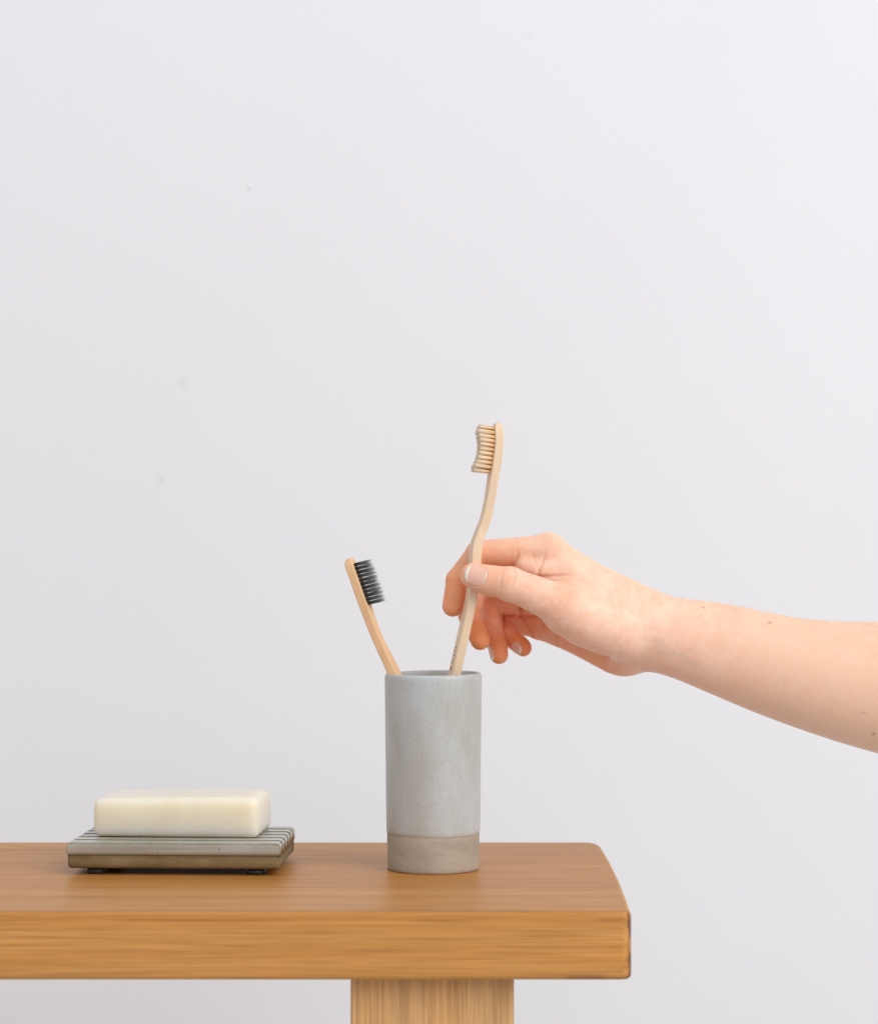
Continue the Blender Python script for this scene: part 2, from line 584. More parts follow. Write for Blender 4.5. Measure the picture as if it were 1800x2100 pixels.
inner = None
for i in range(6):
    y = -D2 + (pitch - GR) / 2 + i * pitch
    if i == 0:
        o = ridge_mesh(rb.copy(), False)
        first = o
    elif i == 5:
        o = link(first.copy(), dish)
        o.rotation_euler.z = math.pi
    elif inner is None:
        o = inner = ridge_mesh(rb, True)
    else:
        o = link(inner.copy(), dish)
    o.location = (0, y, 0)
M_PAD = mat_plain("clear_rubber", (0.04, 0.045, 0.043), 0.15, **{'Transmission Weight': 0.4, 'IOR': 1.4})
pad = None
for sx in (-1, 1):
    for sy in (-1, 1):
        if pad is None:
            pad = mesh_obj("foot", lathe([(0, 0), (.0050, 0), (.0055, .0006), (.0055, .0026), (.0046, .0036), (0, .0040)], 32), M_PAD, dish)
            o = pad
        else:
            o = pad.copy()
            COL.objects.link(o)
            o.parent = dish
        o.location = (sx * .0455, sy * .028, 0.0)

# ------------------------------------------------------------------ soap
SOAP_TH = R(-4.0)
soap_bm = box_bm(-.0480, .0480, -.0265, .0265, 0, .0233, .0046, 6)
for v in soap_bm.verts:      # pillowed top, slightly slumped, worn unevenly
    t = v.co.z / .0222
    v.co.x *= 1 - .010 * t
    if t > .9:
        v.co.z += .0010 * (1 - (v.co.y / .0265) ** 2) * (1 - (v.co.x / .0466) ** 2)
    v.co.x += .0006 * math.sin(v.co.y * 130 + 1) * t
    if v.co.x < -.03 and t > .5:
        v.co.z -= .0012 * (-(v.co.x + .03) / .016) * (t - .5) * 2
soap = mesh_obj("soap_bar", soap_bm, mat_soap())
bv = soap.modifiers.new("smooth", 'SUBSURF')
bv.levels = bv.render_levels = 1
soap.location = (-0.1480, 1.3063, .0187)
soap.rotation_euler = (0, 0, SOAP_TH)
tag(soap, "pale yellow translucent bar of soap lying on the ridged dish", "soap")

# ------------------------------------------------------------------ toothbrushes


def interp(pts, n):
    """Catmull-Rom style resampling of rows [px, py, ...]"""
    a = np.array(pts, float)
    s = np.concatenate([[0], np.cumsum(np.hypot(np.diff(a[:, 0]), np.diff(a[:, 1])))])
    q = np.linspace(0, s[-1], n)
    out = np.empty((n, a.shape[1]))
    for k in range(a.shape[1]):
        m = np.gradient(a[:, k], s)
        i = np.clip(np.searchsorted(s, q) - 1, 0, len(s) - 2)
        h = s[i + 1] - s[i]
        t = (q - s[i]) / h
        out[:, k] = ((2 * t**3 - 3 * t**2 + 1) * a[i, k] + (t**3 - 2 * t**2 + t) * h * m[i] + (-2 * t**3 + 3 * t**2) * a[i + 1, k] + (t**3 - t**2) * h * m[i + 1])
    return out


def brush_frame(c, prev, nxt, phi):
    tan = (nxt - prev).normalized()
    u = Vector((0, -1, 0)).cross(tan).normalized()       # across the narrow side, in the picture's plane
    v = tan.cross(u).normalized()                        # away from / towards the camera
    cu, su = math.cos(phi), math.sin(phi)
    return tan, u * cu + v * su, v * cu - u * su


def make_handle(rows, phi, mat, parent, n=90):
    """rows: px, py, depth, thickness(mm), width(mm) from head to tail; returns frames"""
    q = interp(rows, n)
    pts = [at(r[0], r[1], r[2]) for r in q]
    bm = bmesh.new()
    rings, frames = [], []
    for i, (p, r) in enumerate(zip(pts, q)):
        tan, u, v = brush_frame(p, pts[max(0, i - 1)], pts[min(n - 1, i + 1)], phi)
        t, w_ = r[3] * .0005, r[4] * .0005
        cr = min(t * .42, .0008)
        ring = []
        for (sx, sy, a0) in ((1, 1, 0), (-1, 1, 90), (-1, -1, 180), (1, -1, 270)):
            for k in range(4):
                a = R(a0 + k * 30)
                ring.append(bm.verts.new(p + u * (sx * (t - cr) + cr * math.cos(a)) + v * (sy * (w_ - cr) + cr * math.sin(a))))
        rings.append(ring)
        frames.append((p, tan, u, v, t, w_))
    for a, b in zip(rings, rings[1:]):
        for k in range(16):
            bm.faces.new((a[k], a[(k + 1) % 16], b[(k + 1) % 16], b[k]))
    for ring, (p, tan, u, v, t, w_), s in ((rings[0], frames[0], -1), (rings[-1], frames[-1], 1)):
        prev = ring
        for kk, (f_, d) in enumerate(((.86, .0006), (.55, .0011))):
            new = [bm.verts.new(p + (x.co - p) * f_ + tan * s * d) for x in ring]
            for k in range(16):
                bm.faces.new((prev[k], prev[(k + 1) % 16], new[(k + 1) % 16], new[k]))
            prev = new
        bm.faces.new(prev)
    bmesh.ops.recalc_face_normals(bm, faces=bm.faces)
    inv = parent.matrix_basis.inverted()
    bmesh.ops.transform(bm, matrix=inv, verts=bm.verts)
    o = mesh_obj("handle", bm, mat, parent)
    crisp(o)
    return frames


def tuft_mesh(name, length, r_root, splay, n_h, r_h, mat, taper, uneven, core=0):
    bm = bmesh.new()
    for k in range(n_h):
        a, rr = k * 2.39996, r_root * math.sqrt((k + .5) / n_h)
        x, y = rr * math.cos(a), rr * math.sin(a)
        L = length * (1 - uneven * random.random())
        jx, jy = random.gauss(0, r_root * .10), random.gauss(0, r_root * .10)
        tip = Vector((x * splay + jx, y * splay + jy, L))
        base = Vector((x, y, -.0006))
        mid = base.lerp(tip, .55)
        lv = []
        for p, q in ((base, r_h), (mid, r_h * .98), (base.lerp(tip, .85), r_h * (1 + taper) / 2), (tip, r_h * taper)):
            lv.append([bm.verts.new(p + Vector((q * math.cos(t), q * math.sin(t), 0))) for t in (0.3, 2.39, 4.49)])
        for i in range(3):
            for j in range(3):
                bm.faces.new((lv[i][j], lv[i][(j + 1) % 3], lv[i + 1][(j + 1) % 3], lv[i + 1][j]))
        bm.faces.new(lv[3])
    if core:          # the packed heart of the bundle
        ringv = []
        for z_, f_ in ((-.0006, 1.0), (length * .45, (1 + splay) / 2), (length * core, 1 + (splay - 1) * core), (length * core + .0002, .8)):
            ringv.append([bm.verts.new(((r_root * f_ * (1.0 if q & 1 else .84)) * math.cos(q * math.pi / 9), (r_root * f_ * (1.0 if q & 1 else .84)) * math.sin(q * math.pi / 9), z_)) for q in range(18)])
        for a_, b_ in zip(ringv, ringv[1:]):
            for q in range(18):
                bm.faces.new((a_[q], a_[(q + 1) % 18], b_[(q + 1) % 18], b_[q]))
        bm.faces.new(ringv[-1])
    me = bpy.data.meshes.new(name)
    bm.to_mesh(me)
    bm.free()
    me.materials.append(mat)
    me.polygons.foreach_set("use_smooth", [True] * len(me.polygons))
    return me


def set_tufts(parent, frames, side, y0, y1, rows, cols, meshes, pick, lean=0.0, stagger=0.0):
    """tufts stand on the face `side` (+1 / -1 along u) between pixel rows y0 and y1 of the head"""
    inv = parent.matrix_basis.inverted()
    zs = [f_[0].z for f_ in frames]
    km = min(range(len(zs)), key=lambda j: abs(zs[j] - (y0 + y1) / 2))
    _, tan_m, u_m, v_m, _, _ = frames[km]
    za, zb = y0, y1
    for i in range(rows):
        z = za + (zb - za) * i / (rows - 1)
        k = min(range(len(zs)), key=lambda j: abs(zs[j] - z))
        k2 = k + 1 if zs[k] > z else max(0, k - 1)
        t_ = 0 if abs(zs[k] - zs[k2]) < 1e-9 else (z - zs[k]) / (zs[k2] - zs[k])
        p = frames[k][0].lerp(frames[k2][0], t_)
        _, tan, u, v, t, w_ = frames[k]
        nc = cols if 0 < i < rows - 1 else max(2, cols - 1)
        for j in range(nc):
            dv = (j - (nc - 1) / 2) * .0023
            pos = p + u * side * t + v * dv
            if stagger and pos.y > p.y - .0022 and i < rows - 1:
                pos += tan * (zb - za) / (rows - 1) / tan.z * stagger
            d = (u_m * side - tan_m * lean + Vector((random.gauss(0, .012), random.gauss(0, .012), random.gauss(0, .012)))).normalized()
            rot = d.to_track_quat('Z', 'Y').to_matrix().to_4x4()
            o = bpy.data.objects.new("bristle_tuft", pick(i, rows, meshes))
            link(o, parent)
            spin = Matrix.Rotation(random.random() * 6.28, 4, 'Z')
            o.matrix_basis = inv @ Matrix.Translation(pos) @ rot @ spin


# --- resting brush, dark bristles
M_BAM1 = mat_bamboo("warm_bamboo", (0.70, 0.43, 0.225), (0.80, 0.53, 0.305))


def mat_bristle(name, stops, thin):
    m = N(name)
    sx = m.n('ShaderNodeSeparateXYZ')
    m.l(m.coord(), sx.inputs[0])
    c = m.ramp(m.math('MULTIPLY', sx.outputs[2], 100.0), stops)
    m.color(c)
    m.set(Roughness=0.45)
    tr = m.n('ShaderNodeBsdfTranslucent')
    m.l(c, tr.inputs['Color'])
    mx = m.n('ShaderNodeMixShader')
    mx.inputs[0].default_value = thin
    m.l(m.b.outputs[0], mx.inputs[1])
    m.l(tr.outputs[0], mx.inputs[2])
    m.l(mx.outputs[0], m.t.nodes['Material Output'].inputs['Surface'])
    return m.m


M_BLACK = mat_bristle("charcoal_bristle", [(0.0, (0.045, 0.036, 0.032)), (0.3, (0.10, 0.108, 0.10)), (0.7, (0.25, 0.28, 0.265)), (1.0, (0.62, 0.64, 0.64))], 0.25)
b1 = empty("toothbrush", at(951, 1752, 1.287))
tag(b1, "bamboo toothbrush with dark charcoal bristles leaning left in the grey cup", "toothbrush")


def zp(zx, zy):
    return (680 + zx / 7.4, 1120 + zy / 7.4)


rowsA = []
for (l, rgt, zy, t, wd) in ((269, 269, 216, 3.9, 6.6), (275, 275, 232, 4.6, 8.8), (284, 284, 258, 4.9, 10.1), (212, 383, 300, 4.9, 10.8), (238, 436, 400, 4.9, 11.6), (328, 528, 660, 4.9, 11.8), (432, 610, 930, 4.9, 10.6),
                            (555, 710, 1240, 4.7, 9.0), (662, 802, 1480, 4.7, 8.8), (765, 920, 1705, 4.8, 10.2), (872, 1045, 1950, 5.0, 11.6)):
    x, y = zp((l + rgt) / 2, zy)
    rowsA.append((x, y, 1.2885, t, wd))
lx, ly = rowsA[-1][:2]
for k in (1, 2, 3):
    rowsA.append((lx + 47 * k, ly + 121.5 * k, 1.2885 + .0005 * k, 5.0, 11.8))
fr = make_handle(rowsA, R(13), M_BAM1, b1)
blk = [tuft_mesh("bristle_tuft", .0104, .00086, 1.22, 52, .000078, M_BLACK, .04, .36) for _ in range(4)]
za = at(*zp(392, 302), 1.2885).z
zb = at(*zp(590, 885), 1.2885).z
side = 1 if fr[10][2].x > 0 else -1
set_tufts(b1, fr, side, za, zb, 11, 4, blk, lambda i, n, ms: ms[i % 4], lean=-.10)

# --- held brush, pale bristles
M_BAM2 = mat_bamboo("pale_bamboo", (0.73, 0.53, 0.345), (0.82, 0.635, 0.45))
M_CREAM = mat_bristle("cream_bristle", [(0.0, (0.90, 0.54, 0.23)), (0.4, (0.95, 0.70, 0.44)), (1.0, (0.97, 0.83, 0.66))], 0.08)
YB = 1.2915
b2 = empty("toothbrush", at(905, 1530, YB))
tag(b2, "bamboo toothbrush with pale cream bristles held upright between thumb and finger", "toothbrush")
rowsB = []
for (l, rgt, y, t, wd) in ((1020, 1020, 871, 3.9, 6.6), (1020.2, 1020.2, 876, 4.7, 8.8), (1020.5, 1020.5, 885, 5.0, 10.0), (1011, 1030.3, 902, 5.0, 10.8), (1006.6, 1026.5, 941, 5.0, 11.4), (998.8, 1023, 980, 5.1, 11), (991, 1013.5, 1032, 5.0, 9.2),
                           (980, 1006, 1071, 5.2, 9.2), (972, 995.8, 1094, 5.2, 9.8), (960.5, 991.5, 1121, 5.7, 11.2), (958.5, 987.5, 1153, 5.6, 11.5), (955, 980, 1218, 5.2, 11.5), (937.5, 963.5, 1300, 5.2, 11.6), (920.4, 947.7, 1373, 5.3, 12)):
    rowsB.append(((l + rgt) / 2, y, YB, t, wd))
lx, ly = rowsB[-1][:2]
for k in (1, 2):
    rowsB.append((lx - 17.0 * k, ly + 77 * k, YB, 5.3, 12))
fr2 = make_handle(rowsB, R(-10), M_BAM2, b2, 110)
side = -1 if fr2[10][2].x > 0 else 1
crm = {}
for k, L in enumerate((.0098, .0104, .0100, .0094, .0090, .0088, .0088, .0092, .0098, .0106, .0106)):
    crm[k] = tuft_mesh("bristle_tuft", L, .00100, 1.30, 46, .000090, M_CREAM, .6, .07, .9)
set_tufts(b2, fr2, side, at(0, 879, YB).z, at(0, 969, YB).z, 11, 4, crm, lambda i, n, ms: ms[i], lean=.0, stagger=.5)

# burnt marks on the broad side, near the tail
M_INK = mat_plain("burnt_ink", (0.05, 0.028, 0.018), 0.7)
bm = bmesh.new()
inv = b2.matrix_basis.inverted()
for py, strokes in ((1376, ((0, 1), (1, 0), (0, -1))), (1371, ((0, 0), (0, 1), (0, -1), (1, 0))), (1362, ((0, 1), (0, -1))), (1354.5, ((0, 0), (1, 1))), (1346.5, ((0, 1), (0, -1), (1, 0))),
                    (1338.5, ((0, 0), (1, -1))), (1330.5, ((0, 1), (1, 0)))):
    z = at(0, py, YB).z
    k = min(range(len(fr2)), key=lambda j: abs(fr2[j][0].z - z))
    p, tan, u, v, t, w_ = fr2[k]
    fc = p + u * side * (t + .00003) + tan * ((z - p.z) / tan.z)
    for typ, s in strokes:
        c = fc + v * (-.0004 + .0009 * s if typ == 0 else -.0004) + tan * (.0005 * s if typ == 1 else 0)
        hx, hy = (.00032, .00062) if typ == 0 else (.0013, .00026)
        vs = [bm.verts.new(inv @ (c + v * a * hx + tan * b * hy + u * side * h)) for h in (0, .00004) for a, b in ((-1, -1), (1, -1), (1, 1), (-1, 1))]
        bm.faces.new(vs[4:8])
        for q in range(4):
            bm.faces.new((vs[q], vs[(q + 1) % 4], vs[4 + (q + 1) % 4], vs[4 + q]))
bmesh.ops.recalc_face_normals(bm, faces=bm.faces)
mesh_obj("lettering", bm, M_INK, b2, False)

# ------------------------------------------------------------------ the arm and hand
# Built as one solid: tapered bones and pads melted together, skinned as one mesh.
DH = 1.2915                 # depth of the held brush


def hp(zx, zy, dy):
    """joint: position read off an enlarged view of the hand (3.552 px per photograph pixel), dy = mm behind the brush"""
    return np.array(at(880 + zx / 3.552, 1060 + zy / 3.552, DH + dy * .001)) * 1000.0


K = DH / FOC / 3.552 * 1000.0   # mm per enlarged pixel


def axis_pts(lo, hi, fine_lo, fine_hi, fine, coarse):
    a = list(np.arange(fine_lo, fine_hi, fine))
    step, x = fine, a[-1]
    while x < hi:
        step = min(coarse, step * 1.15)
        x += step
        a.append(x)
    step, x = fine, a[0]
    while x > lo:
        step = min(coarse, step * 1.15)
        x -= step
        a.insert(0, x)
    return np.array(a, np.float32)


p0, p1 = hp(60, 100, 0), hp(1720, 1190, 0)
FX = axis_pts(p0[0], hp(3560, 0, 0)[0], p0[0], hp(1180, 0, 0)[0], 0.55, 1.5)
FZ = axis_pts(hp(0, 1900, 0)[2], p0[2], p1[2], p0[2], 0.55, 1.6)
FY = axis_pts(DH * 1000 - 34, DH * 1000 + 92, DH * 1000 - 30, DH * 1000 + 66, 0.58, 1.4)
SHAPE = (len(FX), len(FY), len(FZ))
BIG = np.float32(60.0)


def sub(lo, hi):
    s = []
    for A, l, h in ((FX, lo[0], hi[0]), (FY, lo[1], hi[1]), (FZ, lo[2], hi[2])):
        s.append(slice(max(0, int(np.searchsorted(A, l)) - 1), min(len(A), int(np.searchsorted(A, h)) + 1)))
    return tuple(s)


def grid(s):
    return FX[s[0]][:, None, None], FY[s[1]][None, :, None], FZ[s[2]][None, None, :]


def cone(a, b, ra, rb, flat=None, k=1.0):
    """distance to a tapered round bone; flat = direction in which it is squashed by k"""
    a, b = np.asarray(a, float), np.asarray(b, float)
    ba = b - a
    L2 = float(ba @ ba)
    lo = np.minimum(a - ra, b - rb) - 12
    hi = np.maximum(a + ra, b + rb) + 12
    s = sub(lo, hi)
    X, Y, Z = grid(s)
    px, py, pz = X - a[0], Y - a[1], Z - a[2]
    if flat is not None:
        f = np.asarray(flat, float)
        f = f - ba * (f @ ba) / L2
        f /= np.linalg.norm(f)
        q = (px * f[0] + py * f[1] + pz * f[2]) * (1 / k - 1)
        px, py, pz = px + q * f[0], py + q * f[1], pz + q * f[2]
    h = np.clip((px * ba[0] + py * ba[1] + pz * ba[2]) / L2, 0, 1)
    hs = h * h * (3 - 2 * h) * .35 + h * .65
    d = np.sqrt((px - h * ba[0])**2 + (py - h * ba[1])**2 + (pz - h * ba[2])**2) - (ra + (rb - ra) * hs)
    if flat is not None:
        d = d * (0.5 + 0.5 * k)
    return s, d.astype(np.float32)


def ell(c, r, ax=None):
    c = np.asarray(c, float)
    m = max(r) + 12
    s = sub(c - m, c + m)
    X, Y, Z = grid(s)
    P = [X - c[0], Y - c[1], Z - c[2]]
    if ax is None:
        ax = np.eye(3)
    q = [(P[0] * e[0] + P[1] * e[1] + P[2] * e[2]) / r[i] for i, e in enumerate(ax)]
    k0 = np.sqrt(q[0]**2 + q[1]**2 + q[2]**2)
    k1 = np.sqrt((q[0] / r[0])**2 + (q[1] / r[1])**2 + (q[2] / r[2])**2) + 1e-6
    return s, (k0 * (k0 - 1) / k1).astype(np.float32)


def frame(d, n):
    d = np.asarray(d, float) / np.linalg.norm(d)
    n = np.asarray(n, float) - d * (np.asarray(n, float) @ d)
    n /= np.linalg.norm(n)
    return [d, n, np.cross(d, n)]


def smin(F, prim, k):
    s, d = prim
    g = F[s]
    h = np.maximum(k - np.abs(g - d), 0) / k
    F[s] = np.minimum(g, d) - h * h * h * k / 6.0


def field():
    return np.full(SHAPE, BIG, np.float32)


# --- joints -------------------------------------------------------------
J = {
    'i_mcp': hp(870, 238, 8), 'i_pip': hp(362, 264, 14.2), 'i_dip': hp(206, 460, 13.6), 'i_tip': hp(172, 650, 11),
    'm_mcp': hp(850, 395, 24), 'm_pip': hp(330, 500, 33), 'm_dip': hp(296, 722, 24), 'm_tip': hp(370, 900, 13),
    'r_mcp': hp(830, 590, 40), 'r_pip': hp(455, 640, 44), 'r_dip': hp(458, 790, 33), 'r_tip': hp(508, 1006, 25),
    'p_mcp': hp(800, 790, 50), 'p_pip': hp(560, 770, 50), 'p_dip': hp(575, 868, 38), 'p_tip': hp(684, 956, 29),
    't_cmc': hp(1420, 770, 2), 't_mcp': hp(1000, 660, -11), 't_ip': hp(590, 488, -14), 't_tip': hp(318, 430, -12.2),
}
up = np.array([0, 0, 1.0])
cam_dir = np.array([0, -1.0, 0])

# --- palm, wrist, forearm -----------------------------------------------
UPPER = field()                                                            # back of the hand, index side
for prim in (
    cone(hp(876, 240, 9), hp(1520, 700, 20), 8.4, 12.8),
    cone(hp(862, 380, 26), hp(1500, 770, 27), 9.2, 14.5),
):
    smin(UPPER, prim, 7)
smin(UPPER, ell(hp(872, 214, 9), (8.2, 7.5, 7.0)), 4)                      # index knuckle
smin(UPPER, cone(hp(1060, 440, 2), hp(1330, 600, 10), 7.0, 11.0), 9)       # first web
TH_ = field()
smin(TH_, cone(hp(1000, 690, -6), hp(1310, 812, 2), 13.6, 15.0), 8)       # thenar
smin(TH_, cone(hp(1130, 775, -2), hp(1400, 890, 6), 13.0, 10.5), 8)
smin(UPPER, cone(hp(700, 352, 8), hp(1040, 440, 2), 6.6, 8.5), 7)         # fleshy base of the index finger
ALL = tuple(slice(0, n) for n in SHAPE)
smin(UPPER, (ALL, TH_), 12.0)
PALM = field()
for prim in (
    cone(hp(850, 580, 41), hp(1480, 860, 33), 9.0, 14.0),
    cone(hp(806, 792, 50), hp(1440, 955, 36), 8.4, 12.5),
    cone(hp(955, 800, 42), hp(1330, 985, 32), 10.5, 12.0),
    cone(hp(862, 400, 28), hp(1500, 780, 29), 9.0, 14.0),
):
    smin(PALM, prim, 7)
smin(PALM, ell(hp(1420, 1045, 30), (11.5, 12, 9.3)), 5)                    # heel of the hand
smin(PALM, (ALL, UPPER), 3.5)
del UPPER, TH_

# forearm: top and bottom outline, centre depth and half depth along its length
T = np.array([(1330, 445, 1040), (1421, 468, 1085), (1540, 500, 1112), (1680, 561, 1140), (1836, 597, 1197), (2046, 615, 1289), (2357, 671, 1421), (2667, 739, 1538), (2980, 763, 1643), (3268, 767, 1726), (3700, 765, 1830)], float)
YC = np.interp(T[:, 0], [1330, 1680, 2046, 3268, 3700], [20, 22, 24, 30, 32])
HD = np.interp(T[:, 0], [1330, 1500, 1680, 2046, 2667, 3268, 3700], [17, 19.5, 20.5, 22.5, 28, 33, 35])
ct = np.array([hp(a, b, y) for (a, b, c), y in zip(T, YC)])
cb_ = np.array([hp(a, c, y) for (a, b, c), y in zip(T, YC)])


def smooth_interp(x, xs, ys):
    q = np.interp(x, xs, ys)
    n = 9
    pad_ = np.pad(q, n, mode='edge')
    return np.convolve(pad_, np.ones(2 * n + 1) / (2 * n + 1), mode='valid')


dense = np.arange(ct[0, 0] - 2, FX[-1] + 4, 1.0)
zt = smooth_interp(dense, ct[:, 0], ct[:, 2])
zb_ = smooth_interp(dense, cb_[:, 0], cb_[:, 2])
yc_ = smooth_interp(dense, ct[:, 0], ct[:, 1])
hd_ = smooth_interp(dense, ct[:, 0], HD)
s = sub((ct[0, 0] - 1, FY[0], FZ[0]), (FX[-1] + 1, FY[-1], FZ[-1]))
X, Y, Z = grid(s)
fx = FX[s[0]]
a_ = lambda q: np.interp(fx, dense, q)[:, None, None].astype(np.float32)
zc, hz = (a_(zt) + a_(zb_)) / 2, (a_(zt) - a_(zb_)) / 2
yy, zz = (Y - a_(yc_)) / a_(hd_), (Z - zc) / hz
rr_ = np.sqrt(yy * yy + zz * zz) + 1e-6
gx = np.sqrt((yy / rr_ / a_(hd_))**2 + (zz / rr_ / hz)**2) + 1e-6
slope = np.cos(np.arctan(np.gradient((zt - zb_) / 2, dense)))
FARM = ((rr_ - 1) / gx * .93).astype(np.float32)
FARM = np.maximum(FARM, (ct[0, 0] - X).astype(np.float32))
smin(PALM, (s, FARM), 14)

BODY = field()
np.minimum(BODY, PALM, out=BODY)


def add_finger(segs, root, k_root, extras=(), k=2.2):
    """segs: bones of one finger, blended to one another; only its root melts into the palm"""
    F = field()
    for prim in segs:
        smin(F, prim, k)
    for prim, ke in extras:
        smin(F, prim, ke)
    P = PALM.copy()
    smin(P, root, k_root)
    np.minimum(BODY, P, out=BODY)
    h = np.maximum(.5 - np.abs(BODY - F), 0) / .5
    np.minimum(BODY, F, out=BODY)
    BODY[...] -= h * h * h * .5 / 6
    return F


def lerp(a, b, t):
    return J[a] * (1 - t) + J[b] * t


# index
F_I = add_finger(
    [cone(J['i_mcp'], J['i_pip'], 8.6, 7.5), cone(J['i_pip'], J['i_dip'], 7.3, 6.6), cone(J['i_dip'], J['i_tip'], 6.6, 6.2)],
    cone(J['i_mcp'], lerp('i_mcp', 'i_pip', .45), 8.9, 7.8), 6,
    [(ell(lerp('i_mcp', 'i_pip', .62) - up * 1.4, (13, 7.2, 6.6), frame(J['i_mcp'] - J['i_pip'], up)), 2.5),
     (ell(lerp('i_dip', 'i_tip', .62) + np.array([.9, 0, 0]), (8.2, 5.9, 6.0), frame(J['i_tip'] - J['i_dip'], (1, 0, 0))), 2.0)])
# middle
F_M = add_finger(
    [cone(J['m_mcp'], J['m_pip'], 8.8, 7.8), cone(J['m_pip'], J['m_dip'], 7.6, 6.6), cone(J['m_dip'], J['m_tip'], 6.5, 5.7)],
    cone(J['m_mcp'], lerp('m_mcp', 'm_pip', .4), 9.0, 7.8), 6,
    [(ell(lerp('m_dip', 'm_tip', .66) + np.array([.3, -1.2, 0]), (8.3, 5.6, 5.6), frame(J['m_tip'] - J['m_dip'], (0, -1, 0))), 2.0)])
# ring
F_R = add_finger(
    [cone(J['r_mcp'], J['r_pip'], 8.4, 7.0), cone(J['r_pip'], J['r_dip'], 7.0, 6.0), cone(J['r_dip'], J['r_tip'], 6.0, 5.4)],
    cone(J['r_mcp'], lerp('r_mcp', 'r_pip', .35), 8.4, 7.4), 5,
    [(ell(lerp('r_dip', 'r_tip', .70) + np.array([.8, -.8, 0]), (7.4, 5.2, 5.3), frame(J['r_tip'] - J['r_dip'], (1, -1, 0))), 2.0)])
# little
F_P = add_finger(
    [cone(J['p_mcp'], J['p_pip'], 7.6, 6.2), cone(J['p_pip'], J['p_dip'], 6.1, 5.6), cone(J['p_dip'], J['p_tip'], 5.6, 5.0)],
    cone(J['p_mcp'], lerp('p_mcp', 'p_pip', .3), 7.6, 6.6), 4,
    [(ell(lerp('p_dip', 'p_tip', .72) + np.array([.4, -.2, .5]), (6.6, 4.9, 5.0), frame(J['p_tip'] - J['p_dip'], (0, 0, 1))), 2.0)])
# thumb
F_T = add_finger(
    [cone(J['t_mcp'], J['t_ip'], 12.0, 9.3, cam_dir, .92), cone(J['t_ip'], J['t_tip'], 9.3, 7.3, cam_dir, .80)],
    cone(J['t_mcp'], lerp('t_mcp', 't_ip', .45), 12.1, 10.6, cam_dir, .93), 9,
    [(ell(J['t_ip'] + np.array([-.5, .3, -.6]), (7.5, 8.0, 9.6), frame(J['t_tip'] - J['t_ip'], cam_dir)), 3.0),
     (ell(lerp('t_ip', 't_tip', .52) + np.array([0, 1.6, -1.2]), (12.0, 6.2, 8.4), frame(J['t_tip'] - J['t_ip'], cam_dir)), 3.0)], k=3.0)

# --- nail beds are pressed in slightly ----------------------------------
# name: centre, axis towards the tip, outward normal, half length, half width, dome
NAILS = [
    ('thumb', hp(333, 413, -22), J['t_tip'] - J['t_ip'] + np.array([0, 0, .5]), np.array([-.16, -1, .20]), 6.6, 6.2),
    ('ring', hp(440, 1000, 24), J['r_tip'] - J['r_dip'], np.array([-1, -.45, -.25]), 4.6, 3.8),
    ('little', hp(630, 968, 26), J['p_tip'] - J['p_dip'], np.array([-.42, -.70, -.60]), 3.7, 3.3),
]

# --- skin the solid (surface nets on the uneven grid) --------------------


def surface_nets(D):
    inside = D < 0
    nx, ny, nz = D.shape
    c = np.zeros((nx - 1, ny - 1, nz - 1), np.uint8)
    for i in (0, 1):
        for j in (0, 1):
            for k_ in (0, 1):
                c += inside[i:nx - 1 + i, j:ny - 1 + j, k_:nz - 1 + k_]
    act = np.argwhere((c > 0) & (c < 8))
    idx = np.full(c.shape, -1, np.int32)
    idx[act[:, 0], act[:, 1], act[:, 2]] = np.arange(len(act))
    acc = np.zeros((len(act), 3))
    cnt = np.zeros(len(act))
    offs = [(i, j, k_) for i in (0, 1) for j in (0, 1) for k_ in (0, 1)]
    for a in offs:
        for ax in range(3):
            if a[ax] == 1:
                continue
            b = list(a)
            b[ax] = 1
            ia, ib = act + a, act + b
            da, db = D[ia[:, 0], ia[:, 1], ia[:, 2]], D[ib[:, 0], ib[:, 1], ib[:, 2]]
            cr = (da < 0) != (db < 0)
            t = np.where(cr, da / np.where(cr, da - db, 1), 0)
            p = ia + (ib - ia) * t[:, None]
            acc[cr] += p[cr]
            cnt[cr] += 1
    V = acc / cnt[:, None]
    quads = []
    for ax in range(3):
        sl0 = [slice(None)] * 3
        sl1 = [slice(None)] * 3
        sl0[ax], sl1[ax] = slice(0, -1), slice(1, None)
        ch = inside[tuple(sl0)] != inside[tuple(sl1)]
        e = np.argwhere(ch)
        o1, o2 = (ax + 1) % 3, (ax + 2) % 3
        ok = (e[:, o1] > 0) & (e[:, o2] > 0) & (e[:, o1] < D.shape[o1] - 1) & (e[:, o2] < D.shape[o2] - 1)
        e = e[ok]
        ins = inside[e[:, 0], e[:, 1], e[:, 2]]
        q = []
        for u_, v_ in ((-1, -1), (0, -1), (0, 0), (-1, 0)):
            cc = e.copy()
            cc[:, o1] += u_
            cc[:, o2] += v_
            q.append(idx[cc[:, 0], cc[:, 1], cc[:, 2]])
        q = np.stack(q, 1)
        q[~ins] = q[~ins][:, ::-1]
        quads.append(q)
    return V, np.concatenate(quads)


def sample(D, I):
    I = np.clip(I, 0, np.array(D.shape) - 1.001)
    b = I.astype(int)
    f = I - b
    out = 0
    for i in (0, 1):
        for j in (0, 1):
            for k_ in (0, 1):
                w_ = (f[:, 0] if i else 1 - f[:, 0]) * (f[:, 1] if j else 1 - f[:, 1]) * (f[:, 2] if k_ else 1 - f[:, 2])
                out = out + w_ * D[b[:, 0] + i, b[:, 1] + j, b[:, 2] + k_]
    return out


def to_mm(I):
    return np.stack([np.interp(I[:, i], np.arange(len(A)), A) for i, A in enumerate((FX, FY, FZ))], 1)


def to_idx(P):
    return np.stack([np.interp(P[:, i], A, np.arange(len(A))) for i, A in enumerate((FX, FY, FZ))], 1)


